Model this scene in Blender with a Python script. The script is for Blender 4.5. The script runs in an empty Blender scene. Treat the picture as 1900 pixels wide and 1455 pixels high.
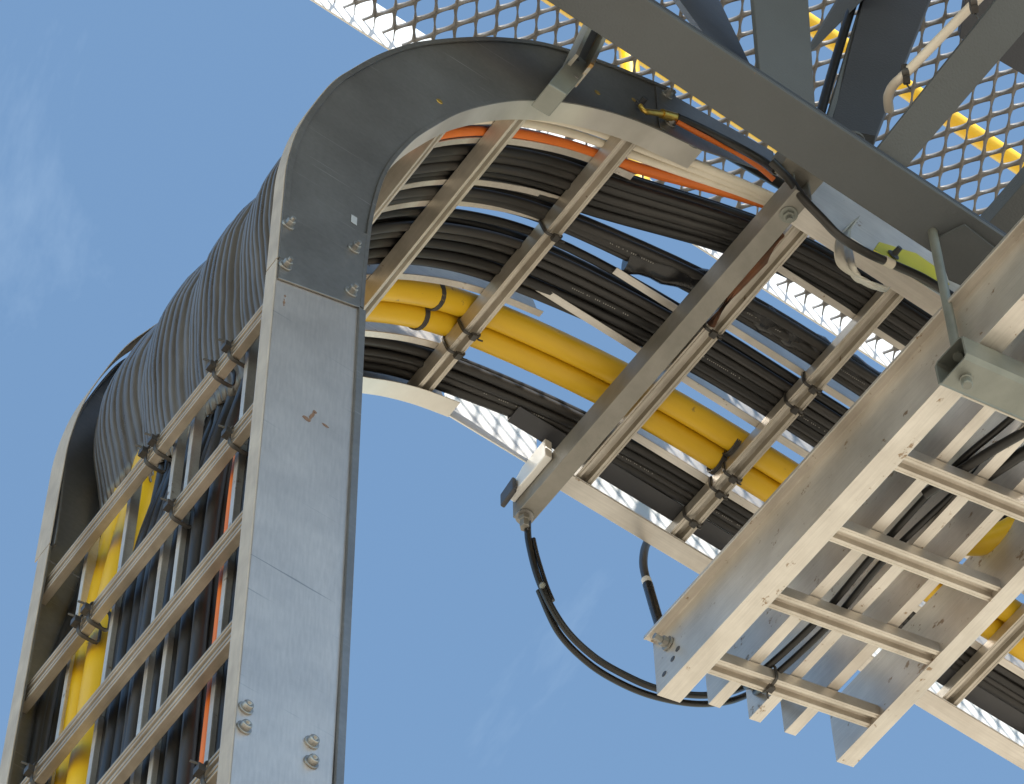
import bpy, math, random
from mathutils import Vector, Matrix
random.seed(7)
S = bpy.context.scene
COL = S.collection
R = math.radians

# ------------------------------------------------------------------ camera
CAM = Vector((-1.15800, -2.06151, -3.03630))
AX = ((.81049022, -.49478458, -.31351844), (-.58564039, -.69494578, -.41722379), (-.01144242, .52176486, -.8530126))
cd = bpy.data.cameras.new('camera')
cd.sensor_fit = 'HORIZONTAL'; cd.sensor_width = 36.0; cd.lens = 6583.54 / 1900 * 36
cd.clip_start = 0.05; cd.clip_end = 20000
cam = bpy.data.objects.new('camera', cd); COL.objects.link(cam)
# rows of AX are the world axes seen in camera space; the camera matrix is its transpose
cam.matrix_world = Matrix.Translation(CAM) @ Matrix((AX[0], AX[1], AX[2])).to_4x4()
S.camera = cam

# ------------------------------------------------------------------ light
SUN = Vector((-0.46, -1.0, 1.06)).normalized()
S.world = bpy.data.worlds.new('World'); S.world.use_nodes = True
wn = S.world.node_tree; wn.nodes.clear()
wo = wn.nodes.new('ShaderNodeOutputWorld'); bg = wn.nodes.new('ShaderNodeBackground')
sky = wn.nodes.new('ShaderNodeTexSky'); sky.sky_type = 'NISHITA'; sky.sun_disc = False
sky.sun_elevation = math.asin(SUN.z); sky.sun_rotation = math.atan2(SUN.x, SUN.y)
sky.altitude = 0; sky.air_density = 1.2; sky.dust_density = 0.15; sky.ozone_density = 0.25
tc = wn.nodes.new('ShaderNodeTexCoord'); mp = wn.nodes.new('ShaderNodeMapping')
mp.inputs['Scale'].default_value = (5.0, 2.6, 3.4); mp.inputs['Location'].default_value = (3.2165, 1.985, 0.617)
n1 = wn.nodes.new('ShaderNodeTexNoise'); n1.inputs['Scale'].default_value = 1.6; n1.inputs['Detail'].default_value = 7; n1.inputs['Roughness'].default_value = .62
n1.inputs['Distortion'].default_value = .5
cr = wn.nodes.new('ShaderNodeValToRGB'); cr.color_ramp.elements[0].position = .585; cr.color_ramp.elements[1].position = .88
cr.color_ramp.elements[1].color = (.15, .15, .15, 1)
mx = wn.nodes.new('ShaderNodeMixRGB'); mx.inputs[2].default_value = (7.5, 8.0, 8.8, 1)
L = wn.links.new
L(tc.outputs['Generated'], mp.inputs[0]); L(mp.outputs[0], n1.inputs['Vector']); L(n1.outputs['Fac'], cr.inputs[0])
L(cr.outputs[0], mx.inputs[0]); L(sky.outputs[0], mx.inputs[1]); wb = wn.nodes.new('ShaderNodeMixRGB'); wb.blend_type = 'MULTIPLY'; wb.inputs[0].default_value = 1; wb.inputs[2].default_value = (.90, 1.0, .985, 1)   # the camera's white balance
L(mx.outputs[0], wb.inputs[1]); L(wb.outputs[0], bg.inputs[0]); L(bg.outputs[0], wo.inputs[0])
bg.inputs[1].default_value = 0.146
sd = bpy.data.lights.new('sun', 'SUN'); sd.energy = 4.5; sd.angle = R(.53); sd.color = (1, .95, .87)
so = bpy.data.objects.new('sun', sd); COL.objects.link(so)
so.rotation_euler = SUN.to_track_quat('Z', 'Y').to_euler()
S.view_settings.view_transform = 'Standard'; S.view_settings.look = 'None'
S.view_settings.gamma = 1; S.view_settings.use_curve_mapping = False
S.view_settings.exposure = 0.78
try:
    S.cycles.max_bounces = 8; S.cycles.diffuse_bounces = 5; S.cycles.glossy_bounces = 5
except Exception: pass

# ------------------------------------------------------------------ helpers
F = 6583.54
def at(px, py, ax, val):
    """point of the place where the sight line of a photograph point meets a plane (axis ax = val)"""
    c = Vector(((px - 950) / F, -(py - 727.5) / F, -1))
    d = Vector((AX[0][0]*c.x + AX[0][1]*c.y + AX[0][2]*c.z, AX[1][0]*c.x + AX[1][1]*c.y + AX[1][2]*c.z, AX[2][0]*c.x + AX[2][1]*c.y + AX[2][2]*c.z))
    return CAM + d * ((val - CAM[ax]) / d[ax])

def at_plane(px, py, p0, n):
    c = at(px, py, 2, 5.0) - CAM
    return CAM + c * ((p0-CAM).dot(n) / c.dot(n))

class MB:
    def __init__(s): s.v = []; s.f = []; s.sm = []
    def add(s, vs, fs, smooth=False):
        o = len(s.v); s.v += [tuple(v) for v in vs]; s.f += [tuple(o+i for i in f) for f in fs]; s.sm += [smooth]*len(fs); return s
    def box(s, a, b):
        x0, y0, z0 = a; x1, y1, z1 = b
        return s.add([(x0,y0,z0),(x1,y0,z0),(x1,y1,z0),(x0,y1,z0),(x0,y0,z1),(x1,y0,z1),(x1,y1,z1),(x0,y1,z1)],
                     [(0,3,2,1),(4,5,6,7),(0,1,5,4),(1,2,6,5),(2,3,7,6),(3,0,4,7)])
    def prism(s, poly, vec):
        vec = Vector(vec); n = len(poly); vs = [Vector(p) for p in poly] + [Vector(p)+vec for p in poly]
        nrm = Vector((0,0,0))
        for i in range(n): nrm += vs[i].cross(vs[(i+1) % n])
        a = tuple(range(n)); b = tuple(range(n, 2*n))
        fs = [tuple(reversed(a)), b] + [(i, (i+1) % n, n+(i+1) % n, n+i) for i in range(n)]
        if nrm.dot(vec) < 0: fs = [tuple(reversed(f)) for f in fs]
        return s.add(vs, fs)
    def rings(s, rings, closed=True, caps=True, smooth=False):
        n = len(rings[0]); vs = [p for r in rings for p in r]; fs = []
        for i in range(len(rings)-1):
            for j in range(n if closed else n-1):
                k = (j+1) % n
                fs.append((i*n+j, i*n+k, (i+1)*n+k, (i+1)*n+j))
        s.add(vs, fs, smooth)
        if caps and closed:
            s.add(rings[0], [tuple(reversed(range(n)))]); s.add(rings[-1], [tuple(range(n))])
        return s
    def tube(s, path, r, n=10, caps=True, up=Vector((0.1, 1, 0.05)), loop=False):
        P = [Vector(p) for p in path]; m = len(P); rings = []
        for i in range(m):
            if loop: t = P[(i+1) % m] - P[i-1]
            else: t = P[min(i+1, m-1)] - P[max(i-1, 0)]
            t.normalize(); u = up - t*up.dot(t)
            if u.length < 1e-4: u = Vector((1, 0, 0)) - t*t.x
            u.normalize(); w = t.cross(u)
            rr = r[i] if isinstance(r, (list, tuple)) else r
            rings.append([P[i] + (u*math.cos(2*math.pi*k/n) + w*math.sin(2*math.pi*k/n))*rr for k in range(n)])
        if loop: rings.append(rings[0])
        return s.rings(rings, True, caps and not loop, True)
    def lathe(s, base, axis, prof, n=14, smooth=False):
        a = Vector(axis).normalized(); u = a.orthogonal().normalized(); w = a.cross(u); b = Vector(base)
        return s.rings([[b + a*h + (u*math.cos(2*math.pi*k/n) + w*math.sin(2*math.pi*k/n))*r for k in range(n)] for r, h in prof], True, True, smooth)
    def build(s, name, mat, parent=None, bevel=0):
        me = bpy.data.meshes.new(name); me.from_pydata(s.v, [], s.f); me.update()
        me.polygons.foreach_set('use_smooth', s.sm); me.materials.append(M[mat])
        o = bpy.data.objects.new(name, me); COL.objects.link(o)
        if bevel:
            b = o.modifiers.new('bevel', 'BEVEL'); b.width = bevel; b.segments = 2; b.limit_method = 'ANGLE'; b.angle_limit = R(40)
        if parent: o.parent = parent
        return o

def tag(o, label=None, cat=None, group=None, kind=None):
    if label: o['label'] = label
    if cat: o['category'] = cat
    if group: o['group'] = group
    if kind: o['kind'] = kind
    return o
def empty(name, label, cat, group=None):
    o = bpy.data.objects.new(name, None); o.empty_display_size = .05; COL.objects.link(o); return tag(o, label, cat, group)
def shared(o, parent, mw):
    c = o.copy(); COL.objects.link(c); c.parent = parent; c.matrix_basis = mw; return c
def smooth_path(pts, n=10):
    P = [Vector(p) for p in pts]; out = []
    for i in range(len(P)-1):
        a = P[max(i-1, 0)]; b = P[i]; c = P[i+1]; d = P[min(i+2, len(P)-1)]
        for k in range(n):
            t = k/n
            out.append(.5*((2*b) + (c-a)*t + (2*a-5*b+4*c-d)*t*t + (3*b-a-3*c+d)*t**3))
    out.append(P[-1]); return out

# ------------------------------------------------------------------ materials
M = {}
def mat(name, col, rough=.5, metal=0., col2=None, scale=8., stretch=(1,1,1), bump=0., bscale=60., rvar=.1, spots=None, spot_scale=14., spot_lo=.66, coat=0., trans=0., detail=6., streak=None, scratch=None):
    m = bpy.data.materials.new(name); m.use_nodes = True; t = m.node_tree; b = t.nodes['Principled BSDF']; lk = t.links.new
    b.inputs['Metallic'].default_value = metal
    tcn = t.nodes.new('ShaderNodeTexCoord'); mpn = t.nodes.new('ShaderNodeMapping'); mpn.inputs['Scale'].default_value = stretch
    lk(tcn.outputs['Object'], mpn.inputs[0])
    nz = t.nodes.new('ShaderNodeTexNoise'); nz.inputs['Scale'].default_value = scale; nz.inputs['Detail'].default_value = detail; nz.inputs['Roughness'].default_value = .6
    lk(mpn.outputs[0], nz.inputs['Vector'])
    cm = t.nodes.new('ShaderNodeValToRGB'); cm.color_ramp.elements[0].position = .32; cm.color_ramp.elements[1].position = .68
    c2 = col2 or tuple(c*.82 for c in col)
    cm.color_ramp.elements[0].color = (*c2, 1); cm.color_ramp.elements[1].color = (*col, 1)
    lk(nz.outputs['Fac'], cm.inputs[0]); out = cm.outputs[0]
    if streak:      # fine lengthwise drawing marks
        ms = t.nodes.new('ShaderNodeMapping'); ms.inputs['Scale'].default_value = streak; lk(tcn.outputs['Object'], ms.inputs[0])
        ns = t.nodes.new('ShaderNodeTexNoise'); ns.inputs['Scale'].default_value = 10; ns.inputs['Detail'].default_value = 4; lk(ms.outputs[0], ns.inputs['Vector'])
        rs = t.nodes.new('ShaderNodeMapRange'); rs.inputs[1].default_value = .3; rs.inputs[2].default_value = .7; rs.inputs[3].default_value = .90; rs.inputs[4].default_value = 1.03; lk(ns.outputs['Fac'], rs.inputs[0])
        mm = t.nodes.new('ShaderNodeMixRGB'); mm.blend_type = 'MULTIPLY'; mm.inputs[0].default_value = 1; lk(out, mm.inputs[1]); lk(rs.outputs[0], mm.inputs[2]); out = mm.outputs[0]
    if scratch:     # sparse diagonal handling scratches
        ms2 = t.nodes.new('ShaderNodeMapping'); ms2.inputs['Rotation'].default_value = (0, .5, 0); ms2.inputs['Scale'].default_value = (2.6, 3, 95); lk(tcn.outputs['Object'], ms2.inputs[0])
        nq = t.nodes.new('ShaderNodeTexNoise'); nq.inputs['Scale'].default_value = 1.7; nq.inputs['Detail'].default_value = 3; lk(ms2.outputs[0], nq.inputs['Vector'])
        rq = t.nodes.new('ShaderNodeMapRange'); rq.inputs[1].default_value = .655; rq.inputs[2].default_value = .72; rq.inputs[4].default_value = .75; lk(nq.outputs['Fac'], rq.inputs[0])
        mq = t.nodes.new('ShaderNodeMixRGB'); lk(rq.outputs[0], mq.inputs[0]); lk(out, mq.inputs[1]); mq.inputs[2].default_value = (*scratch, 1); out = mq.outputs[0]
    if spots:
        n2 = t.nodes.new('ShaderNodeTexNoise'); n2.inputs['Scale'].default_value = spot_scale; n2.inputs['Detail'].default_value = 5; n2.inputs['Roughness'].default_value = .7
        lk(tcn.outputs['Object'], n2.inputs['Vector'])
        r2 = t.nodes.new('ShaderNodeMapRange'); r2.inputs[1].default_value = spot_lo; r2.inputs[2].default_value = spot_lo+.05; lk(n2.outputs['Fac'], r2.inputs[0])
        m2 = t.nodes.new('ShaderNodeMixRGB'); lk(r2.outputs[0], m2.inputs[0]); lk(out, m2.inputs[1]); m2.inputs[2].default_value = (*spots, 1); out = m2.outputs[0]
    lk(out, b.inputs['Base Color'])
    rr = t.nodes.new('ShaderNodeMapRange'); rr.inputs[3].default_value = max(.02, rough-rvar); rr.inputs[4].default_value = min(1, rough+rvar); lk(nz.outputs['Fac'], rr.inputs[0])
    lk(rr.outputs[0], b.inputs['Roughness'])
    if bump:
        n3 = t.nodes.new('ShaderNodeTexNoise'); n3.inputs['Scale'].default_value = bscale; n3.inputs['Detail'].default_value = 3; lk(mpn.outputs[0], n3.inputs['Vector'])
        bp = t.nodes.new('ShaderNodeBump'); bp.inputs['Strength'].default_value = bump; bp.inputs['Distance'].default_value = .002
        lk(n3.outputs['Fac'], bp.inputs['Height']); lk(bp.outputs[0], b.inputs['Normal'])
    if coat: b.inputs['Coat Weight'].default_value = coat
    if trans: b.inputs['Transmission Weight'].default_value = trans
    M[name] = m; return m
mat('aluminium', (.70,.66,.605), .40, .7, (.50,.46,.41), 7, bump=.12, bscale=50, spots=(.27,.19,.12), spot_scale=30, spot_lo=.625, streak=(30,1.2,30))
mat('aluminium_x', (.70,.66,.605), .40, .7, (.52,.48,.43), 8, bump=.12, bscale=50, spots=(.29,.21,.14), spot_scale=26, spot_lo=.64, streak=(1.2,30,30))
mat('rung_metal', (.60,.55,.48), .40, .65, (.40,.36,.30), 11, bump=.1, bscale=80, spots=(.22,.15,.09), spot_scale=30, spot_lo=.67, streak=(60,1.5,60))
mat('rung_metal_x', (.64,.59,.52), .40, .65, (.46,.41,.35), 11, bump=.1, bscale=80, spots=(.22,.15,.09), spot_scale=30, spot_lo=.67, streak=(1.5,60,60))
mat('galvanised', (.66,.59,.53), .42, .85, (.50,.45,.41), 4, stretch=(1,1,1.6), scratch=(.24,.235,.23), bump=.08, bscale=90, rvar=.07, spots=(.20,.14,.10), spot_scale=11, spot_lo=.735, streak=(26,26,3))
mat('galvanised_shaded', (.27,.262,.25), .40, .8, (.16,.155,.15), 3.2, scratch=(.42,.41,.39), bump=.08, bscale=70, rvar=.08, spots=(.55,.50,.40), spot_scale=16, spot_lo=.745, streak=(12,12,12))  # darker copy of the galvanised steel, platform shade put into the colour
mat('zinc', (.29,.275,.245), .55, .5, (.22,.21,.185), 18, bump=.25, bscale=160, rvar=.08, spots=(.26,.21,.15), spot_scale=24, spot_lo=.69)
mat('zinc_green', (.24,.25,.225), .5, .5, (.18,.19,.17), 14, bump=.15, bscale=120)
mat('bolt_steel', (.36,.355,.34), .45, .85, (.22,.21,.20), 60)
mat('paint_grey', (.082,.090,.096), .62, 0, (.072,.078,.082), 6, bump=.5, bscale=230, rvar=.06, spots=(.16,.10,.055), spot_scale=24, spot_lo=.70)
mat('paint_grey_shaded', (.040,.045,.058), .55, 0, (.034,.038,.048), 6, bump=.3, bscale=230)  # same grey paint, with the shade of side faces put into the colour
mat('mesh_steel', (.22,.213,.208), .5, .6, (.15,.142,.135), 22, bump=.2, bscale=130, spots=(.18,.13,.09), spot_scale=30, spot_lo=.68)
mat('toe_plate', (.84,.83,.81), .45, .3, (.76,.75,.72), 9, bump=.1)
mat('edge_steel', (.60,.57,.51), .5, .6, (.48,.45,.40), 20, spots=(.33,.26,.18), spot_scale=22, spot_lo=.68)
mat('black_cable', (.015,.0135,.0125), .42, 0, (.009,.0085,.008), 30, stretch=(.3,3,.3), bump=.15, bscale=60, rvar=.1)
def vary(name, lo, hi):
    t = M[name].node_tree; b = t.nodes['Principled BSDF']; src = b.inputs['Base Color'].links[0].from_socket
    oi = t.nodes.new('ShaderNodeObjectInfo'); mr = t.nodes.new('ShaderNodeMapRange'); mr.inputs[3].default_value = lo; mr.inputs[4].default_value = hi
    mm = t.nodes.new('ShaderNodeMixRGB'); mm.blend_type = 'MULTIPLY'; mm.inputs[0].default_value = 1
    t.links.new(oi.outputs['Random'], mr.inputs[0]); t.links.new(src, mm.inputs[1]); t.links.new(mr.outputs[0], mm.inputs[2]); t.links.new(mm.outputs[0], b.inputs['Base Color'])
vary('black_cable', .55, 2.3)
mat('black_glossy', (.014,.014,.016), .26, 0, (.010,.010,.011), 30, bump=.1, bscale=25)
mat('yellow_cable', (.66,.415,.012), .42, 0, (.58,.35,.008), 7, stretch=(.6,3,.6), bump=.1, bscale=50, spots=(.28,.18,.03), spot_scale=24, spot_lo=.665)
mat('orange_cable', (.68,.165,.016), .5, 0, (.56,.12,.012), 9, bump=.08)
mat('white_cable', (.74,.68,.57), .5, 0, (.64,.58,.47), 12, bump=.08)
mat('ribbed', (.155,.143,.130), .30, .35, (.085,.075,.066), 7, stretch=(2,6,.7), bump=.15, bscale=60, spots=(.17,.10,.05), spot_scale=9, spot_lo=.66)
mat('brass', (.62,.42,.10), .35, .9, (.42,.27,.06), 40)
mat('rust', (.20,.075,.03), .8, .1, (.10,.05,.03), 22, bump=.5, bscale=120)
mat('rusty_channel', (.36,.35,.31), .55, .5, (.27,.25,.21), 20, bump=.2, bscale=120, spots=(.33,.20,.07), spot_scale=26, spot_lo=.56)
mat('yellow_paint', (.80,.50,.01), .4, 0, (.72,.42,.01), 8, bump=.1, coat=.3)
mat('yellow_tag', (.50,.46,.02), .5, 0, (.42,.38,.02), 10)
mat('tie', (.022,.020,.019), .42, 0, (.05,.045,.04), 60)
mat('conduit', (.62,.56,.48), .42, 0, (.52,.46,.39), 12)
mat('plastic_sheet', (.52,.49,.43), .45, 0, (.42,.39,.34), 12, bump=.6, bscale=30)
mat('flange_metal', (.47,.415,.35), .6, .2, (.36,.31,.26), 12, bump=.12, bscale=50, spots=(.26,.18,.11), spot_scale=20, spot_lo=.71, streak=(20,20,2))
mat('flange_light', (.66,.64,.60), .42, .65, (.52,.50,.46), 7, bump=.08, bscale=40, spots=(.35,.28,.20), spot_scale=22, spot_lo=.72)
mat('rust_stain', (.13,.065,.035), .8, 0, (.20,.13,.09), 60)
mat('zinc_pale', (.42,.44,.46), .5, .3)
mat('weld', (.12,.10,.085), .6, .2, (.07,.055,.045), 60, bump=.5, bscale=300)
mat('rung_riser', (.46,.405,.335), .42, .6, (.28,.24,.19), 12, bump=.1, bscale=80, spots=(.16,.11,.07), spot_scale=30, spot_lo=.66, streak=(60,1.5,60))
mat('mark_white', (.75,.73,.70), .6)
mat('print_ink', (.34,.33,.31), .7)
mat('dark_cap', (.05,.05,.055), .4, 0)
def ground_mat():
    m = bpy.data.materials.new('ground'); m.use_nodes = True; t = m.node_tree; b = t.nodes['Principled BSDF']; lk = t.links.new
    n = t.nodes.new('ShaderNodeTexNoise'); n.inputs['Scale'].default_value = .35; n.inputs['Detail'].default_value = 10
    tcn = t.nodes.new('ShaderNodeTexCoord'); lk(tcn.outputs['Object'], n.inputs['Vector'])
    c = t.nodes.new('ShaderNodeValToRGB'); c.color_ramp.elements[0].color = (.50,.41,.30,1); c.color_ramp.elements[1].color = (.60,.50,.37,1)
    lk(n.outputs['Fac'], c.inputs[0]); lk(c.outputs[0], b.inputs['Base Color']); b.inputs['Roughness'].default_value = .9; M['ground'] = m
ground_mat()

# ------------------------------------------------------------------ ground
g = MB()
Rg = 4000; gz = -4.7
g.add([(-Rg,-Rg,gz),(Rg,-Rg,gz),(Rg,Rg,gz),(-Rg,Rg,gz)], [(0,1,2,3)])
tag(g.build('ground', 'ground'), 'pale sandy concrete yard below', 'ground', kind='structure')

# ------------------------------------------------------------------ bend curve (X, Z), inner and outer rail edges
INN = [(.137,1.153),(.138,1.22),(.141,1.33),(.148,1.447),(.167,1.585),(.208,1.725),(.252,1.830),(.298,1.926),(.350,2.012),(.404,2.089),(.460,2.155),(.515,2.210),(.572,2.256),(.631,2.296),(.70,2.330),(.808,2.366)]
OUT = [(.0,1.153),(.0,1.22),(.0,1.33),(.002,1.44),(.019,1.574),(.062,1.745),(.100,1.845),(.150,1.957),(.205,2.058),(.262,2.142),(.330,2.232),(.395,2.307),(.470,2.380),(.55,2.435),(.65,2.488),(.76,2.537)]
def curve(pts, n=6): return [(p.x, p.y) for p in smooth_path([(a, b, 0) for a, b in pts], n)]
INc, OUTc = curve(INN), curve(OUT)
def c_rail(stations, y0, dirn, wf, t=.0035, lip=0):
    """C shaped side rail swept along (inner, outer) XZ stations; web at y0, flanges turned dirn"""
    rings = []
    for (a, b) in stations:
        I = Vector((a[0], 0, a[1])); O = Vector((b[0], 0, b[1])); nv = O-I; D = nv.length; nv.normalize(); Y = Vector((0, dirn, 0)); B = Vector((0, y0, 0))
        pr = [(0,0),(wf,0),(wf,t),(t,t),(t,D-t),(wf,D-t),(wf,D),(0,D)]
        ring = [B + I + Y*p + nv*q for p, q in pr]
        rings.append(ring if dirn > 0 else ring[::-1])
    return MB().rings(rings)
def bolt(parent, pos, axis, r=.008, tail=.0, mt='bolt_steel', head='socket'):
    b = MB(); a = Vector(axis)
    if head == 'socket':
        b.lathe(pos, a, [(r*1.45,0),(r*1.45,.0022),(r*1.35,.0025)], 16)
        b.lathe(Vector(pos)+a*.0025, a, [(r,0),(r,.0052),(r*.85,.0066),(r*.5,.0066),(r*.45,.0038),(.0005,.0038)], 16, True)
    else:
        b.lathe(pos, a, [(r*1.6,0),(r*1.6,.0022),(r*1.5,.003)], 16); b.lathe(Vector(pos)+a*.003, a, [(r*1.05,0),(r*1.05,.007),(r*.9,.008)], 6)
        if tail: b.lathe(Vector(pos)+a*.010, a, [(r*.55,0),(r*.55,tail)], 10)
    return b.build('bolt', mt, parent)

RUNG_P = [(0,0),(.0034,0),(.0041,.0016),(.0048,0),(.0098,0),(.0110,.009),(.0118,.0135),(.0232,.0135),(.0240,.009),(.0252,0),(.0302,0),(.0309,.0016),(.0316,0),(.035,0),(.035,.028),(0,.028)]
RUNG_R = [(0,0),(.004,0),(.005,.005),(.0085,.005),(.0095,0),(.0135,0),(.0150,.009),(.0235,.009),(.0250,0),(.0295,0),(.0305,.005),(.0340,.005),(.0350,0),(.040,0),(.040,.013),(0,.013)]
def rung_mesh(y0, y1, wdir, ddir, org, prof=RUNG_P):
    """open strut rung from y0 to y1; wdir across its width, ddir into its depth, org = corner of the open face"""
    w = Vector(wdir); d = Vector(ddir); o = Vector(org)
    r0 = [o + w*a + d*b + Vector((0, y0, 0)) for a, b in prof]; r1 = [o + w*a + d*b + Vector((0, y1, 0)) for a, b in prof]
    if w.cross(d).y < 0: pass
    else: r0, r1 = r1, r0
    return MB().rings([r0, r1])

# ------------------------------------------------------------------ riser ladder
riser = empty('riser_ladder', 'vertical cable ladder with grey side rails and grooved rungs, standing at left', 'cable ladder')
st = [((.128,-.25),(0,-.25)), ((.137,1.150),(0,1.150))]
rail = c_rail(st, 0, 1, .030).build('side_rail', 'galvanised', riser, .0012)
MB().box((-.0022,-.001,-.25),(-.0003,.025,1.149)).build('flange_face', 'flange_metal', riser, .0006)
lipm = MB().box((.1310,-.0045,-.25),(.1425,.006,1.149)).build('edge_lip', 'galvanised_shaded', riser, .001)  # darker steel paints in the shade of the bevelled edge
for x, z in ((.011,.144),(.011,.108),(.099,.148),(.100,.113)): bolt(rail, (x, -.0002, z), (0,-1,0), .0066)
oval = lambda cx, cz, rx, rz, an: tuple((cx + rx*math.cos(t_)*math.cos(an) - rz*math.sin(t_)*math.sin(an) + .0007*math.sin(t_*5+cx*90), cz + rx*math.cos(t_)*math.sin(an) + rz*math.sin(t_)*math.cos(an)) for t_ in [6.2832*q/14 for q in range(14)])
for poly in (oval(.063,.802,.0065,.0042,-.2), oval(.0705,.816,.0024,.0125,-.28), oval(.0745,.829,.0030,.0032,0), oval(.0915,.812,.0052,.0024,-.15), oval(.0155,1.050,.0013,.009,0), oval(.0162,1.068,.0012,.003,0)):
    MB().prism([(x,-.0002,z) for x, z in poly], (0,-.0003,0)).build('rust_stain', 'rust_stain', rail)
c_rail([((.130,-.25),(-.004,-.25)), ((.137,1.150),(-.004,1.150))], .60, -1, .028).build('side_rail', 'galvanised_shaded', riser, .0012)
MB().box((-.0062,.571,-.25),(-.0043,.601,1.149)).build('flange_face', 'flange_metal', riser, .0006)
first = None
for z in (1.085,.832,.582,.350,.105,-.14):
    if first is None:
        first = rung_mesh(.004, .597, (0,0,-1), (1,0,0), (.003,0,0), RUNG_R).build('rung', 'rung_riser', riser, .0008); first.location.z = z
    else:
        c = first.copy(); COL.objects.link(c); c.parent = riser; c.location.z = z
for y in (.507,.397,.279,.235,.102):
    MB().box((.024,y-.0045,-.25),(.026,y+.0045,1.149)).box((.026,y-.0012,-.25),(.040,y+.0012,1.149)).build('divider', 'aluminium', riser)

# ------------------------------------------------------------------ ladder bend
bend = empty('ladder_bend', 'dark grey curved cable ladder bend arching over the top of the riser', 'ladder bend')
stn = [(a, b) for a, b in zip(INc, OUTc)]
def cut(stations, x_end): return [s for s in stations if s[0][0] <= x_end]
nr = c_rail(stn, .0, 1, .012).build('side_rail', 'galvanised_shaded', bend, .0012)
def strip(stations, y0, y1, edge, off, t, mt):
    rings = []
    for a, b in stations:
        I = Vector((a[0],0,a[1])); O = Vector((b[0],0,b[1])); nv = (O-I).normalized()
        P = (I if edge == 0 else O) + nv*off
        rings.append([P+Vector((0,y0,0)), P+Vector((0,y1,0)), P+Vector((0,y1,0))+nv*t, P+Vector((0,y0,0))+nv*t])
    return MB().rings(rings).build('flange_face', mt, bend, .0005)
strip(stn, -.002, .040, 0, -.0024, .0022, 'flange_light')
for e_, o_, t_ in ((1, -.0085, .0088), (0, -.002, .0065)):
    strip(stn, -.0040, -.0006, e_, o_, t_, 'galvanised_shaded')
strip(stn, -.001, .025, 1, .0003, .0018, 'flange_metal')
strip(cut(stn, .70), .571, .612, 1, .004, .0018, 'flange_metal')
def far_y(t): return .60 + .08*t
rings = []
far_st = cut(stn, .76)
for k, (a, b) in enumerate(far_st):
    I = Vector((a[0],0,a[1])); O = Vector((b[0],0,b[1])); nv = O-I; D = nv.length; nv.normalize(); t = .0035; wf = .032
    y0 = far_y(min(1, max(0, (a[1]-1.2)/1.05))); B = Vector((0,y0,0)); Y = Vector((0,-1,0))
    rings.append([B+I+Y*p+nv*q for p, q in [(0,0),(wf,0),(wf,t),(t,t),(t,D-t),(wf,D-t),(wf,D),(0,D)]][::-1])
MB().rings(rings).build('side_rail', 'galvanised_shaded', bend, .001)
fr = []
for k, (a, b) in enumerate(far_st):
    I = Vector((a[0],0,a[1])); O = Vector((b[0],0,b[1])); nv = (O-I).normalized(); y0 = far_y(min(1, max(0, (a[1]-1.2)/1.05)))
    if a[1] > 1.7: fr.append([I-nv*.0003+Vector((0,y0+.001,0)), I-nv*.0003+Vector((0,y0-.036,0)), I-nv*.0023+Vector((0,y0-.036,0)), I-nv*.0023+Vector((0,y0+.001,0))])
MB().rings(fr).build('flange_face', 'flange_light', bend, .0005)
# splice plates
sp = MB().prism([(.002,-.0004,1.098),(.133,-.0004,1.150),(.1435,-.0004,1.365),(-.0005,-.0004,1.300)], (0,-.0032,0)).build('splice_plate', 'galvanised_shaded', bend, .0008)
for x, z in ((.009,1.250),(.010,1.137),(.117,1.295),(.116,1.173)): bolt(sp, (x, -.0037, z), (0,-1,0), .0062, .006, head='hex')
lab = MB().box((.112,-.0012,1.374),(.122,-.0006,1.396)).build('sticker', 'zinc_pale', bend)
sp2 = MB().prism([(.716,-.0004,2.346),(.79,-.0004,2.356),(.98,-.0004,2.462),(.98,-.0004,2.55),(.716,-.0004,2.504)], (0,-.0032,0)).build('splice_plate', 'galvanised_shaded', bend, .0008)
for x, z in ((.739,2.492),(.739,2.385)): bolt(sp2, (x, -.0037, z), (0,-1,0), .0072, .005, head='hex')
MB().box((.75,.6785,2.352),(.955,.6815,2.50)).build('splice_plate', 'toe_plate', bend, .0008)
for x, z, r in ((.262,1.925,.0062),(.585,2.33,.0062),(.665,2.395,.005)):
    MB().lathe((x,-.0003,z), (0,-1,0), [(r,0),(r*.9,.0008)], 12).build('plug', 'brass', bend)
# rungs on the inner edge
def frame_at(s):
    i = int(s); i = max(1, min(len(INc)-2, i)); I = Vector((INc[i][0],0,INc[i][1])); t = Vector((INc[i+1][0]-INc[i-1][0],0,INc[i+1][1]-INc[i-1][1])).normalized()
    return I, t, Vector((-t.z,0,t.x))
def idx_for_z(z): return min(range(len(INc)), key=lambda i: abs(INc[i][1]-z))
for z, ye in ((1.60,.61),(1.943,.64),(2.159,.66),(2.322,.676)):
    I, t, nrm = frame_at(idx_for_z(z))
    rung_mesh(.0045, ye, t, nrm, I + nrm*.004 - t*.0175).build('rung', 'rung_metal', bend, .0008)
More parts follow.
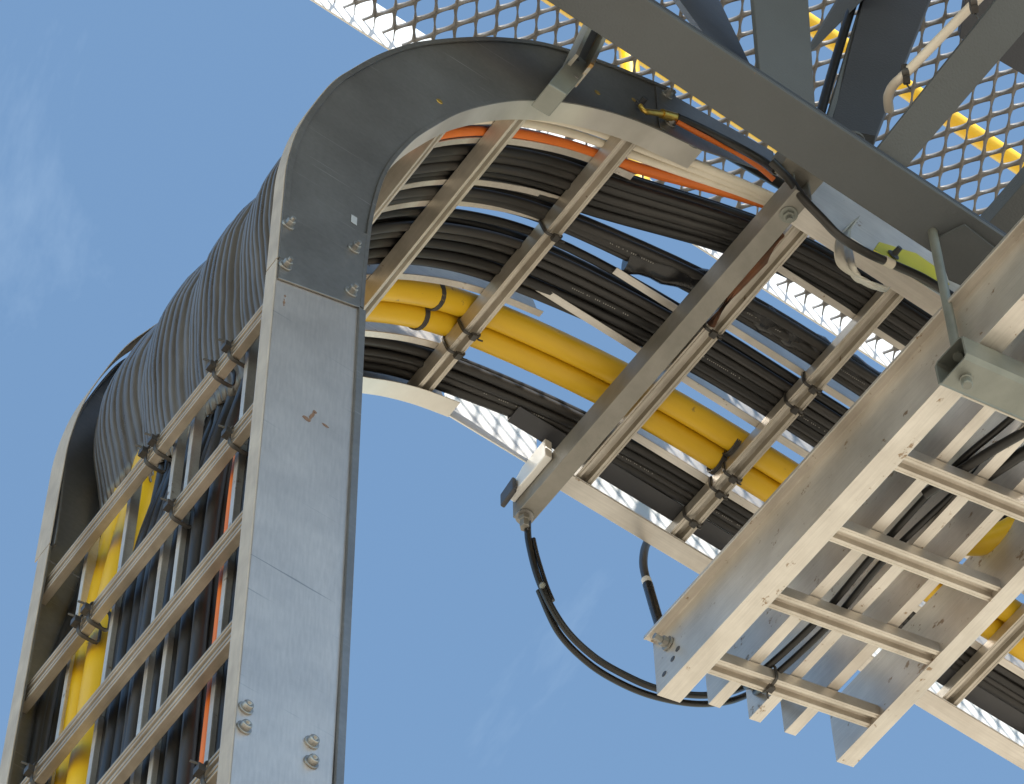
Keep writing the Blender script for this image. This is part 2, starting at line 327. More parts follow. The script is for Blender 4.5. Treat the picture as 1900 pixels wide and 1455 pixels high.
# curved dividers
def sweep_div(y_a, y_b, i0, i1, wf, hw, parent, off=.033, bow=0):
    web = []; fl = []
    for i in range(i0, i1+1):
        I, t, nrm = frame_at(i); y = y_a + (y_b-y_a)*(i-i0)/(i1-i0); P = I + nrm*off + Vector((0,y,0)); Y = Vector((0,1,0))
        pr = [(-wf,0),(0,0),(0,hw),(-.002,hw),(-.002,.002),(-wf,.002)]
        web.append([P + Y*a + nrm*b for a, b in pr])
    return MB().rings(web).build('divider', 'aluminium_x', parent)
i0 = idx_for_z(1.45); e = len(INc)-1
sweep_div(.135,.122, i0, e-3, .013, .05, bend)
sweep_div(.232,.216, i0, e-5, .012, .06, bend)
sweep_div(.285,.262, i0, e-2, .013, .06, bend)
sweep_div(.452,.440, i0, e-1, .013, .07, bend)
sweep_div(.590,.578, i0, e-6, .013, .06, bend)

# ------------------------------------------------------------------ horizontal ladder
hor = empty('horizontal_ladder', 'pale aluminium cable ladder running level from the bend to the right', 'cable ladder')
HB = 2.335
c_rail([((1.0,HB),(1.0,HB+.17)), ((2.6,HB),(2.6,HB+.17))], -.028, 1, .038).build('side_rail', 'aluminium_x', hor, .0012)
c_rail([((.97,HB),(.97,HB+.165)), ((2.6,HB),(2.6,HB+.165))], .681, -1, .037).build('side_rail', 'toe_plate', hor, .0012)
# outer lips of the bottom flanges
MB().box((1.0,-.030,HB-.003),(2.6,.010,HB-.0002)).build('flange_strip', 'aluminium_x', hor, .0008)
MB().box((.965,.644,HB-.003),(2.6,.683,HB-.0002)).build('flange_strip', 'aluminium_x', hor, .0008)
first = None
for x in (1.0155,1.2295,1.4435,1.6585,1.8715,2.0835,2.2935):
    if first is None:
        first = rung_mesh(-.022, .676, (1,0,0), (0,0,1), (0,0,HB+.006)).build('rung', 'rung_metal', hor, .0008); first.location.x = x
    else:
        c = first.copy(); COL.objects.link(c); c.parent = hor; c.location.x = x
def hdiv(y, x0, x1, wf=.013, hw=.07):
    z = HB+.036
    return MB().box((x0,y-wf,z),(x1,y,z+.002)).box((x0,y-.002,z+.002),(x1,y,z+hw)).build('divider', 'aluminium_x', hor)
hdiv(.113,.99,2.5); hdiv(.258,1.0,2.5); hdiv(.390,.72,2.5,.014,.075); hdiv(.538,.99,2.5,.015,.07)
MB().box((.86,.602,HB+.040),(2.5,.640,HB+.043)).box((.86,.638,HB+.043),(2.5,.640,HB+.07)).build('cover_strip', 'dark_cap', hor)
MB().box((.83,.270,HB+.036),(.99,.284,HB+.038)).build('divider', 'aluminium_x', hor)

# ------------------------------------------------------------------ cables: path along riser, bend, level run
def run_path(yr, yb, yh, r, lift=0., z0=-.25, x1=2.5, wob=.002, seed=0):
    rnd = random.Random(seed); ph = [rnd.uniform(0, 6.3) for _ in range(4)]
    pts = []
    def wobv(s): return wob*(math.sin(s*3.1+ph[0]) + .6*math.sin(s*7.3+ph[1])), wob*.5*(math.sin(s*4.0+ph[2])+.5*math.sin(s*9.1+ph[3]))
    off = .034 + r + lift
    z = z0; s = 0
    while z < 1.22:
        a, b = wobv(s); q = max(0, min(1, (z-.95)/.3)); q = q*q*(3-2*q); pts.append(Vector(((.029+r+lift)*(1-q)+(.138-off)*q+b, yr+a, z))); z += .07; s += .07
    i = idx_for_z(1.30); n = len(INc)
    while i < n-2:
        I, t, nrm = frame_at(i); f = (i-idx_for_z(1.30))/(n-2-idx_for_z(1.30)); f = f*f*(3-2*f); ff = min(1, f/.45)
        a, b = wobv(s); y = yr + (yb-yr)*ff
        pts.append(I + nrm*(off + b) + Vector((0, y+a, 0))); s += .035; i += 2
    x = .86
    while x < x1:
        a, b = wobv(s); f = max(0, min(1, (x-.66)/.46)); f = f*f*(3-2*f)
        pts.append(Vector((x, yb+(yh-yb)*f+a, HB+.034+r+lift+b*.6+.016*math.exp(-(x-.86)*7)))); x += .06; s += .06
    for _ in range(6): pts = [pts[0]] + [pts[i]*.5+(pts[i-1]+pts[i+1])*.25 for i in range(1, len(pts)-1)] + [pts[-1]]
    return pts
def cable(yr, yb, yh, r, mt, name, label, group=None, lift=0., seed=0, wob=.002, n=10, **k):
    o = MB().tube(run_path(yr, yb, yh, r, lift, seed=seed, wob=wob, **k), r, n).build(name, mt)
    return tag(o, label, 'cable', group)
sd_ = 10
ORD = ['topmost', 'second', 'third', 'fourth', 'fifth']; ROW = ['bottom', 'middle', 'upper']
def print_marks(parent, path, r, seed):
    """worn white lettering too small to read along the underside of a cable jacket"""
    rnd = random.Random(seed); mb = MB(); P = [p for p in path if .78 < p.x < 1.34]
    p_ = lambda i, k: i*1.7 + k*.11
    for i in range(len(P)-1):
        n = 14
        for k in range(n):
            if rnd.random() < .3 or math.sin(p_(i, k)) < -.2: continue
            p = P[i].lerp(P[i+1], k/n); t = (P[i+1]-P[i]).normalized(); d = (CAM-p); d = (d - t*d.dot(t)).normalized(); w = t.cross(d)
            c = p + d*(r+.0004); a = t*.0009; b = w*rnd.uniform(.0006,.0011)
            mb.prism([c-a-b, c+a-b, c+a+b, c-a+b], d*.0002)
    tag(mb.build('print_marks', 'print_ink', parent), kind='stuff')
def bundle(yrs, ybs, yhs, r, label, group, lifts=(0,), name='black_cable', mt='black_cable', n=None, wob=.0014):
    global sd_
    n = n or 5
    for lf in lifts:
        for k in range(n):
            sd_ += 1; t = k/max(1, n-1); q = lambda p: p[0]+(p[1]-p[0])*t
            c_ = cable(q(yrs), q(ybs), q(yhs), r*(1+.13*math.sin(sd_*1.7)), mt, name, '%s black cable %s in the %s row' % (ORD[k], label, ROW[lifts.index(lf)]), group, lf + .003*math.sin(sd_*2.3), sd_, wob)
            if lf == 0 and k == n//2: print_marks(c_, run_path(q(yrs), q(ybs), q(yhs), r, 0, seed=sd_, wob=wob), r*1.1, sd_)
cable(.464,.485,.443,.0242,'yellow_cable','yellow_cable','thick yellow cable of the pair, the one nearer the black bundle marked with print',seed=2,wob=.0004,n=16)
cable(.512,.535,.492,.0242,'yellow_cable','yellow_cable','thick yellow cable of the pair, the lower one nearer the open sky side',seed=3,wob=.0004,n=16)
cable(.124,.106,-.010,.0086,'orange_cable','orange_cable','bright orange cable curving under the bend beside the white cables',seed=4,wob=.0015,n=12)
cable(.134,.118,-.008,.0055,'orange_cable','orange_cable','thin orange cable tucked above the bright orange one',seed=5,lift=.012)
for k in range(3):
    cable(.03+.018*k,.050+.0155*k,-.014+.005*k,.0078,'white_cable','white_cable',['uppermost','middle','lowest'][k]+' cream white cable along the inner edge of the bend','cream white cables inside the bend',seed=20+k,wob=.001)
bundle((.036,.112),(.150,.214),(.045,.098),.0098,'of the top bundle beside the orange cable,','black cables of the top bundle',(0,.019,.036),n=5)
bundle((.175,.238),(.245,.262),(.190,.226),.0098,'of the narrow bundle between two close dividers,','black cables of the narrow bundle',(0,.02),n=3)
bundle((.312,.392),(.322,.408),(.294,.358),.0100,'of the middle bundle above the yellow pair,','black cables of the middle bundle',(0,.019),n=5)
bundle((.588,.592),(.600,.654),(.550,.592),.0092,'of the lowest bundle below the yellow pair,','black cables of the lowest bundle',(0,.018),n=4)
tag(MB().tube(run_path(.262,.290,.272,.008,0,seed=77), .008, 10).build('black_cable','black_cable'), 'single thin black cable with sky showing on both of its sides', 'cable')
# taped bundle on the level run
pts = smooth_path([(.84,.255,HB+.06),(1.0,.215,HB+.062),(1.15,.212,HB+.060),(1.3,.205,HB+.062),(1.6,.2,HB+.06),(2.4,.2,HB+.06)], 8)
tag(MB().tube(pts, [.024+.003*math.sin(i*1.9) for i in range(len(pts))], 14).build('taped_bundle','black_glossy'), 'glossy black taped cable bundle lying on the level ladder', 'cable bundle')

# ------------------------------------------------------------------ ribbed grey covers over the outside of the bend
def outer_at(z):
    for i in range(len(OUTc)-1):
        if OUTc[i][1] <= z <= OUTc[i+1][1]:
            f = (z-OUTc[i][1])/(OUTc[i+1][1]-OUTc[i][1]); x = OUTc[i][0]+(OUTc[i+1][0]-OUTc[i][0])*f
            j0, j1 = max(0, i-3), min(len(OUTc)-1, i+4); t2 = Vector((OUTc[j1][0]-OUTc[j0][0],0,OUTc[j1][1]-OUTc[j0][1])).normalized()
            return Vector((x,0,z)), Vector((-t2.z,0,t2.x))
    return Vector((0,0,z)), Vector((-1,0,0))
def ribbed(ya, yb, z_lo_a, z_lo_b, label, amp=.016, sd=0, top=2.34):
    rnd = random.Random(sd); nr = max(5, int((yb-ya)/.0128)); per = 9; nv = nr*per; m = 41
    drop = [rnd.uniform(-.007,.007) for _ in range(nr+1)]; hgt = [rnd.uniform(.8,1.2) for _ in range(nr+1)]
    cols = []
    for j in range(nv+1):
        t = j/nv; y = ya+(yb-ya)*t; u = (t*nr) % 1.0; q = min(nr-1, int(t*nr))
        rib = .0058*hgt[q]*math.sqrt(max(0, 1-(2*u-1)**2)); hump = amp*(math.sin(math.pi*min(1,max(0,t)))**.7)
        zlo = z_lo_a+(z_lo_b-z_lo_a)*t + drop[q] + .010*math.sin(t*7+sd) + .004*(2*u-1)**2
        col = []
        for k in range(m):
            z = zlo + (top-zlo)*(k/(m-1)); O, nn = outer_at(z)
            base = .046-.016*max(0, min(1,(z-1.35)/.2))+.014*max(0, min(1,(z-1.66)/.2)); low = max(0, 1-(z-zlo)/.22)
            P = O - nn*(base + .026*low*low) + nn*(rib*(1-.3*low) + hump*(1-.25*low)); P.y = y + .003*math.sin(z*9+sd)*math.sin(math.pi*t)
            col.append(P)
        cols.append(col)
    vs = [p for c in cols for p in c]
    fs = [(j*m+k, j*m+k+1, (j+1)*m+k+1, (j+1)*m+k) for j in range(nv) for k in range(m-1)]
    o = MB().add(vs, fs, True).build('ribbed_cover', 'ribbed'); sm = o.modifiers.new('thick', 'SOLIDIFY'); sm.thickness = .0025; sm.offset = -1
    return tag(o, label, 'cover', 'ribbed covers over the bend')
ribbed(.432,.572,1.285,1.270,'ribbed grey cover leaf lowest at left, draped above the yellow cables', sd=1)
ribbed(.300,.436,1.15,1.20,'ribbed grey cover leaf second from the far rail, above the topmost riser rung', sd=2)
ribbed(.168,.304,1.125,1.15,'ribbed grey cover leaf third from the far rail, darkest and longest', sd=3)
ribbed(.030,.172,1.20,1.16,'ribbed grey cover leaf tucked against the near side rail', sd=4)

# ------------------------------------------------------------------ strut support under the level run
strut = empty('strut_support', 'speckled galvanised strut crossing under the level ladder', 'strut')
sy0, sy1 = -.075, .742
def c_channel(x0, x1, y0, y1, z0, z1, t=.003):
    # open on top
    a = [(x0,z1),(x0,z0),(x1,z0),(x1,z1),(x1-t,z1),(x1-t,z0+t),(x0+t,z0+t),(x0+t,z1)]
    r0 = [Vector((x,y0,z)) for x, z in a]; r1 = [Vector((x,y1,z)) for x, z in a]
    return MB().rings([r0, r1])
c_channel(.945,.980,sy0,sy1,2.262,2.325).build('channel', 'zinc', strut, .002)
MB().box((.9485,sy1-.03,2.2655),(.9765,sy1-.003,2.322)).build('end_cap', 'dark_cap', strut, .002)
MB().prism([(.9442,.62,2.300),(.9442,.735,2.300),(.9442,.735,2.322),(.9442,.69,2.352),(.9442,.62,2.356)], (-.015,0,0)).build('hold_down_clip', 'toe_plate', strut, .002)
MB().prism([(.9288,.706,2.288),(.9288,.746,2.280),(.9288,.746,2.318),(.9288,.706,2.330)], (-.010,0,0)).build('rubber_stop', 'dark_cap', strut, .003)
MB().lathe((.960,.728,2.2615), (0,0,-1), [(.017,0),(.017,.003),(.0165,.004)], 16).build('washer', 'bolt_steel', strut)
MB().lathe((.960,.728,2.2575), (0,0,-1), [(.011,0),(.011,.012),(.0095,.013),(.0095,.032),(.0085,.034)], 6).build('gland', 'zinc', strut)
MB().prism([(.972,.738,2.258),(.984,.742,2.258),(.984,.742,2.222),(.980,.741,2.214),(.974,.739,2.224)], (.002,.004,0)).build('gland_tab', 'dark_cap', strut)
bolt(strut, (.965,-.03,2.2615), (0,0,-1), .010, .012, mt='zinc_green', head='hex')
MB().box((.92,-.10,2.325),(1.0,-.055,2.331)).box((.92,-.10,2.331),(.925,-.055,2.38)).build('end_bracket', 'zinc', strut, .001)
tag(MB().tube([(1.000,.03,2.318),(1.010,.09,2.322),(1.004,.16,2.318),(1.014,.245,2.322)], .0085, 8).build('rusty_rod','rust'), 'rusty brown rod lying between the strut and the first level rung', 'rod')

# ------------------------------------------------------------------ hanging bracket over the bend
hb = empty('hanger_bracket', 'rust-edged galvanised channel bracket hooked over the top of the bend rail', 'bracket')
p0 = at(1043,165,1,-.045); p1 = at(1150,-40,1,-.20)
# box clip against the web
a = [at(x,y,1,-.052) for x, y in ((1018,155),(1052,176),(1098,122),(1066,96))]
MB().prism(a, (0,.05,0)).build('clip', 'zinc_green', hb, .0025)
dv = Vector((.05,-.03,.30))
b0 = at(1068,100,1,-.075); b1 = at(1128,-25,1,-.075); w = at(1102,122,1,-.075)-b0
for off, nm in ((0,'flange'),(1,'flange')):
    q = b0 + w*off; r = b1 + w*off; e1 = w.normalized()*(.007 if not off else -.007)
    MB().prism([q, q+e1, r+e1, r], (0,.05,0)).build(nm, 'rusty_channel', hb, .001)
MB().prism([b0+w*.1+Vector((0,.046,0)), b0+w*.9+Vector((0,.046,0)), b1+w*.9+Vector((0,.046,0)), b1+w*.1+Vector((0,.046,0))], (0,.004,0)).build('back', 'dark_cap', hb, .0005)  # back coloured near-black to paint in the shade inside the channel
bolt(hb, at(1098,16,1,-.03), (0,-1,0), .009, .006, head='hex')
cl = at(1071,110,1,-.0525); MB().lathe(cl, (0,-1,0), [(.0045,0),(.0040,.0006)], 12).build('hole', 'dark_cap', hb)
MB().lathe(at(1070,143,1,-.0525), (0,-1,0), [(.0045,0),(.0040,.0006)], 12).build('plug', 'bolt_steel', hb)

# ------------------------------------------------------------------ platform of expanded mesh
ZP = 3.10; YE = .433
plat = empty('mesh_platform', 'walkway platform of grey expanded metal mesh above the ladders', 'platform')
def expanded(x0, x1, y0, y1, px=.0455, py=.0740, z=ZP, sw=.0052, hz=-.0032):
    mb = MB(); ncol = int((x1-x0)/px)+1; nrow = int((y1-y0)/(py/2))+1; N = 16
    ry = py/2; rx = px/2
    vs = []; fs = []; cache = {}
    def bv(x, y, zz):
        k = (round(x*5000), round(y*5000), zz > z)
        if k not in cache: cache[k] = len(vs); vs.append((x, y, zz))
        return cache[k]
    for r in range(nrow):
        for c in range(ncol):
            cx = x0 + (c + (.5 if r % 2 else 0))*px; cy = y0 + r*py/2
            B = []; H = []
            for k in range(N):
                th = 2*math.pi*k/N; ct, s_ = math.cos(th), math.sin(th)
                d = 1/(abs(ct)/rx + abs(s_)/ry); B.append((cx+ct*d, cy+s_*d))
                ix, iy = rx-.0047, ry-.0086
                m = 1/((abs(ct)/ix)**1.22 + (abs(s_)/iy)**1.22)**(1/1.22); H.append((cx+ct*m, cy+s_*m, hz*max(-1, min(1, 1.5*s_*m/iy))))
            jit = random.uniform(-.0012,.0012)
            for lev in (0,):
                bi = [bv(x, y, z) for x, y in B]; bt = [bv(x, y, z+.0055) for x, y in B]
                o = len(vs); vs.extend([(x+jit, y, z-h) for x, y, h in H]); hi = list(range(o, o+N)); o = len(vs); vs.extend([(x+jit, y, z+.0055-h) for x, y, h in H]); ht = list(range(o, o+N))
                for k in range(N):
                    q = (k+1) % N
                    fs.append((bi[q], bi[k], hi[k], hi[q])); fs.append((bt[k], bt[q], ht[q], ht[k])); fs.append((hi[k], ht[k], ht[q], hi[q]))
    return mb.add(vs, fs, True)
expanded(.28, 3.0, -.40, YE-.012).build('mesh_panel', 'mesh_steel', plat)
MB().box((-2.0,YE,ZP-.046),(3.2,YE+.004,ZP+.115)).build('toe_plate', 'toe_plate', plat, .0008)
for x0, x1, y0, y1 in ((-2.4,.255,-4.6,YE-.002),(.256,.82,-2.1,-.13),(.821,.88,-1.15,-.13),(.881,1.12,-1.15,-.27),(1.121,1.40,-1.0,-.405),(1.401,3.0,-.9,-.405)):
    MB().box((x0,y0,ZP-.012),(x1,y1,ZP-.004)).build('sun_block_plate', 'paint_grey', plat, .001)  # solid plates added out of view to keep sun off rails, tray and braces

# ------------------------------------------------------------------ steel frame under the platform
ZC = 2.20
ch = empty('steel_chord', 'broad grey painted steel chord running diagonally at upper right', 'steel beam')
MB().box((.18,-.231,ZC),(1.46,-.136,ZC+.012)).build('bottom_flange', 'paint_grey', ch, .0015)
MB().box((.18,-.146,ZC+.012),(1.46,-.138,ZC+.11)).build('web', 'paint_grey', ch, .0015)
MB().box((.18,-.231,ZC+.012),(1.46,-.225,ZC+.022)).build('lip', 'paint_grey_shaded', ch, .001)  # side face of the chord, its shade painted in as dark colour
def brace(px, z0, z1, thick, mt, label, dep=None, name='steel_brace'):
    """px: four photo points (two at the chord, two at the far end) lying on a plate rising from z0 to z1"""
    a, b, c, d = px
    poly = [at(*a,2,z0), at(*b,2,z0), None, at(*d,2,z1)]
    n = (poly[1]-poly[0]).cross(poly[3]-poly[0]).normalized(); poly[2] = at_plane(*c, poly[0], n)
    if n.z < 0: n = -n
    e = empty(name, label, 'steel beam')
    MB().prism(poly, n*.010).build('flange', mt, e, .0015)
    wp = [poly[0].lerp(poly[1], k/26) + Vector((random.uniform(-.001,.001), random.uniform(-.001,.001), -.002+random.uniform(-.001,.001))) for k in range(27)]
    MB().tube(wp, [.0055+.0016*math.sin(k*2.1) for k in range(27)], 7).build('weld_bead', 'weld', e)
    # web standing on the middle line
    ax = ((poly[3]+poly[2])-(poly[0]+poly[1])).normalized(); side = n.cross(ax).normalized()
    m0 = (poly[0]+poly[1])/2 + n*.010; m1 = (poly[3]+poly[2])/2 + n*.010
    MB().prism([m0-side*.004, m0+side*.004, m1+side*.004, m1-side*.004], n*thick).build('web', mt, e, .001)
    return e
brace([(1411,142),(1514,214),(1490,-160),(1385,-160)], ZC+.024, 2.70, .06, 'paint_grey', 'light grey flat steel brace rising from the chord to the top edge')
db = brace([(1618,289),(1672,322),(1960,-10),(1898,-62)], ZC+.024, 2.46, .05, 'paint_grey', 'grey steel brace slanting to the upper right corner with a pale conduit beside it')
def plate(px, ax, vals, vec, mt, label):
    poly = [at(x, y, ax, v) for (x, y), v in zip(px, vals)]
    n = (poly[1]-poly[0]).cross(poly[3]-poly[0]).normalized(); poly[2] = at_plane(*px[2], poly[0], n)
    o = MB().prism(poly, vec).build('steel_brace', mt, None, .0015); return tag(o, label, 'steel beam')
plate([(1312,70),(1398,132),(1316,-40),(1232,-40)], 2, (2.34,2.34,2.72,2.72), (.02,.02,.01), 'paint_grey_shaded', 'dark steel brace with painted shade, left of the light grey brace')
plate([(1540,236),(1625,252),(1740,-40),(1612,-40)], 2, (2.36,2.36,2.95,2.95), (.02,.03,.02), 'paint_grey_shaded', 'wide dark steel brace with painted shade, between the two light grey braces')
plate([(1532,228),(1540,236),(1616,-20),(1606,-20)], 2, (2.35,2.35,2.94,2.94), (.006,.006,.03), 'paint_grey', 'narrow grey edge flange along the wide dark brace')
plate([(1490,110),(1512,90),(1640,-40),(1580,-40)], 2, (2.80,2.80,2.96,2.96), (.01,.03,.03), 'paint_grey', 'grey steel brace partly hidden behind the light grey brace')
plate([(1780,70),(1900,140),(1960,60),(1800,-60)], 2, (2.99,2.99,3.02,3.02), (0,0,.03), 'paint_grey_shaded', 'dark steel beam crossing the mesh in the upper right corner')
plate([(1820,430),(1870,470),(1960,350),(1925,310)], 2, (2.62,2.62,2.62,2.62), (0,0,.05), 'paint_grey', 'grey steel beam end at the right edge beside the mesh')
# black cable dropping behind the braces
tag(MB().tube(smooth_path([at(1522,212,2,2.40),at(1545,130,2,2.6),at(1572,40,2,2.8),at(1598,-40,2,3.0)],6), .0085, 10).build('black_cable','black_cable'), 'black cable running up beside the wide dark brace', 'cable')
# weld plates / gussets
tag(MB().lathe(at(1582,268,2,2.235), (0,0,1), [(.022,0),(.022,.008),(.018,.010)], 18).build('gusset','paint_grey'), 'small rounded grey gusset where the braces meet the chord', 'gusset')
gp = [at(x,y,2,ZC-.012) for x, y in ((1668,352),(1760,440),(1850,470),(1895,560),(1790,590),(1745,500))]
tag(MB().prism([at(x,y,2,2.19) for x, y in ((1735,445),(1790,418),(1870,480),(1850,560),(1760,520))], (0,0,.006)).build('gusset','paint_grey'), 'grey end plate of the chord with the hanger rod beside it', 'gusset')

# ------------------------------------------------------------------ handrails
hr = empty('handrail', 'yellow tubular handrail along the far edge of the mesh platform', 'handrail')
for z, r in ((3.796,.0235),(4.60,.0235)): MB().tube([(-1.2,YE,z),(3.4,YE,z)], r, 16).build('rail', 'yellow_paint', hr)
for x in (-.9,1.045,2.9): MB().tube([(x,YE+.0,ZP+.02),(x,YE+.0,4.60)], .021, 14).build('post', 'yellow_paint', hr)
# pale conduit on the slanted brace
cp = smooth_path([at(1650,205,2,2.34),at(1648,180,2,2.335),at(1658,158,2,2.33),at(1682,135,2,2.33),at(1750,65,2,2.36),at(1815,-2,2,2.39),at(1850,-40,2,2.40)], 8)
co = MB().tube(cp, .0085, 12).build('conduit', 'conduit'); tag(co, 'pale cream conduit strapped beside the slanted grey brace', 'conduit')

# ------------------------------------------------------------------ lower ladder (crosses under the level run)
low = empty('lower_ladder', 'pale aluminium cable ladder crossing below at lower right with open cut ends', 'cable ladder')
LX, LZ, LS = 1.170, 1.80, .35
def lz(x): return LZ + (x-LX)*LS
yA, yB = .648, -.95
def l_rail(x, h, wf, lip, mt, name, y0=yA, y1=yB, t=.0035, tilt=.0, dz=0):
    z = lz(x)+dz; q = [(x,z),(x+wf,z+wf*LS),(x+wf,z+wf*LS+t),(x+t,z+t+.001),(x+t,z+h),(x-lip,z+h-lip*.2),(x-lip,z+h-t-lip*.2),(x,z+h-t)]
    if not lip: q = q[:5] + [(x,z+h)]
    r0 = [Vector((a,y0,b)) for a, b in q]; r1 = [Vector((a+tilt,y1,b)) for a, b in q]
    return MB().rings([r1, r0]).build(name, mt, low, .0009)
r1 = l_rail(LX, .155, .050, .020, 'aluminium', 'side_rail')
MB().box((LX-.0215,yB,LZ+.143),(LX-.0185,yA-.001,LZ+.1515)).build('rail_lip', 'aluminium', low, .0006)
l_rail(1.585, .165, .040, 0, 'aluminium', 'side_rail', .662)
for x, y0, h in ((1.290,.655,.115),(1.383,.657,.115),(1.466,.660,.120)): l_rail(x, h, .026, 0, 'aluminium', 'divider', y0, yB, .002, 0, .034)
for y, z in ((.600,1.85),(.625,1.835),(.585,1.862)): MB().lathe((LX-.0003,y,z-.0), (-1,0,0), [(.006,0),(.0055,.0006)], 12).build('hole', 'dark_cap', r1)
def low_rung(y):
    rings = []
    for x in (LX+.0355, 1.588):
        z = lz(x)+.0035
        rings.append([Vector((x, y-a, z+b)) for a, b in RUNG_P])
    return MB().rings([rings[1], rings[0]]).build('rung', 'rung_metal_x', low, .0008)
for y in (.575,.409,.245,.075,-.098,-.273,-.443): low_rung(y)

# trapeze tube with rod
tr = empty('trapeze_hanger', 'green grey square tube hanger carrying the lower ladder on a threaded rod', 'hanger')
ty0, ty1 = -.205, -.135
def sq(x0, x1, t=.004, r=.008):
    z0 = lambda x: 1.728 + (x-LX)*LS
    def ring(x, ins): 
        zz = z0(x); y0, y1, za, zb = ty0+ins, ty1-ins, zz+ins, zz+.068-ins; k = max(.001, r-ins)
        return [Vector((x,a,b)) for a, b in ((y0+k,za),(y1-k,za),(y1,za+k),(y1,zb-k),(y1-k,zb),(y0+k,zb),(y0,zb-k),(y0,za+k))]
    mb = MB(); mb.rings([ring(x1,0), ring(x0,0)], True, False); mb.rings([ring(x0,0), ring(x0,t)], True, False); mb.rings([ring(x0,t), ring(x1,t)], True, False)
    return mb
sq(1.128,2.0).build('tube', 'zinc_green', tr)
MB().tube([(1.150,-.168,1.78),(1.160,-.168,2.24)], .0085, 12).build('rod', 'zinc_green', tr)
MB().lathe((1.157,-.168,1.7295), (0,0,-1), [(.014,0),(.014,.003),(.0105,.003),(.0105,.013),(.009,.014),(.009,.028),(.0075,.030)], 12).build('nut', 'zinc_green', tr)
MB().lathe((1.160,-.168,2.240), (0,0,-1), [(.013,0),(.013,.010)], 6).build('nut', 'zinc_green', tr)

# ------------------------------------------------------------------ loops of black cable at the lower ladder
def loop(pts, r, label, mt='black_cable'):
    o = MB().tube(smooth_path(pts, 10), r, 12).build('black_cable', mt); return tag(o, label, 'cable')
A = [(979,968,.728),(982,1010,.730),(1003,1085,.735),(1046,1163,.74),(1100,1217,.742),(1160,1253,.742),(1220,1278,.735),(1290,1290,.722),(1350,1285,.706),(1400,1266,.690)]
inn = lambda o: [(1.335+o, .60, lz(1.335)+.050), (1.345+o, .50, lz(1.34)+.048), (1.352+o,.40,lz(1.35)+.05), (1.345+o,.25,lz(1.35)+.05), (1.352+o*1.6,.05,lz(1.36)+.06),(1.372+o,-.12,lz(1.37)+.06),(1.37+o,-.5,lz(1.37)+.05)]
loop([at(x,y,1,v) for x, y, v in A] + inn(0), .0063, 'black cable hanging in a loop from the strut end into the lower ladder')
A2 = [(988,1075,.745),(1000,1096,.750),(1036,1173,.757),(1091,1230,.759),(1152,1268,.759),(1216,1293,.752),(1290,1306,.738),(1354,1301,.722),(1409,1279,.706)]
loop([at(x,y,1,v) for x, y, v in A2[1:]] + inn(.022), .0060, 'second black cable paired with the hanging loop, its end taped to it')
tl = MB(); P = at(1006,1096,1,.738); tl.lathe(P+Vector((-.006,-.008,0)), (-.3,-.5,-.6), [(.0055,0),(.0055,.010),(.003,.013)], 10); tag(tl.build('cable_clip','zinc_green'), 'small grey clip joining the hanging cable to its pair', 'clip')
tag(MB().tube(smooth_path([at(990,1000,1,.724),at(998,1035,1,.726),at(1014,1086,1,.730),at(1026,1115,1,.732)],8), .0040,8).build('tape_wrap','black_glossy'), 'strip of black tape along the top of the hanging cable', 'tape')
ek = [at(1204,1000,1,.700),at(1196,1020,1,.698),at(1194,1050,1,.69),at(1202,1085,1,.68),at(1215,1130,1,.672),at(1229,1175,1,.662)]
eo = loop(ek, .0078, 'short black earth cable dropping from the far rail to the lower ladder corner')
MB().tube(smooth_path(ek[3:],6), .0098, 12).build('heat_shrink','black_glossy',eo)
MB().tube([at(1199,1076,1,.683-.0), at(1205,1092,1,.679)], .0092, 12).build('white_band','mark_white',eo)
MB().tube([at(1229,1172,1,.662), at(1234,1190,1,.655), at(1236,1203,1,.648)], [.008,.0055,.0062], 10).build('lug','bolt_steel',eo)
bq = at(1240,1195,0,LX-.001); 
MB().lathe(bq+Vector((0.0,0,0)), (-1,0,0), [(.014,0),(.014,.004),(.010,.005),(.010,.014),(.006,.015),(.006,.030)], 8).build('lug_bolt','bolt_steel',eo)
# cables inside the lower ladder further up
loop([(1.40,.10,lz(1.40)+.06),(1.43,-.02,lz(1.43)+.045),(1.455,-.10,lz(1.45)+.04),(1.47,-.3,lz(1.47)+.05),(1.47,-.7,lz(1.47)+.05)], .011, 'thick black cable inside the lower ladder beside the tube hanger')
loop([(1.335,.12,lz(1.33)+.05),(1.37,.0,lz(1.37)+.04),(1.40,-.09,lz(1.40)+.030),(1.425,-.16,lz(1.42)+.04),(1.43,-.6,lz(1.43)+.05)], .009, 'brown black cable crossing the last open bay of the lower ladder')
yl = MB().tube(smooth_path([at(1780,1003,2,2.10),at(1830,1003,2,2.09),at(1880,985,2,2.09),at(1935,945,2,2.10),at(1990,880,2,2.12)],8), .026, 14).build('yellow_cable','yellow_cable'); tag(yl, 'sagging yellow cable showing through the lower ladder at the right edge', 'cable')

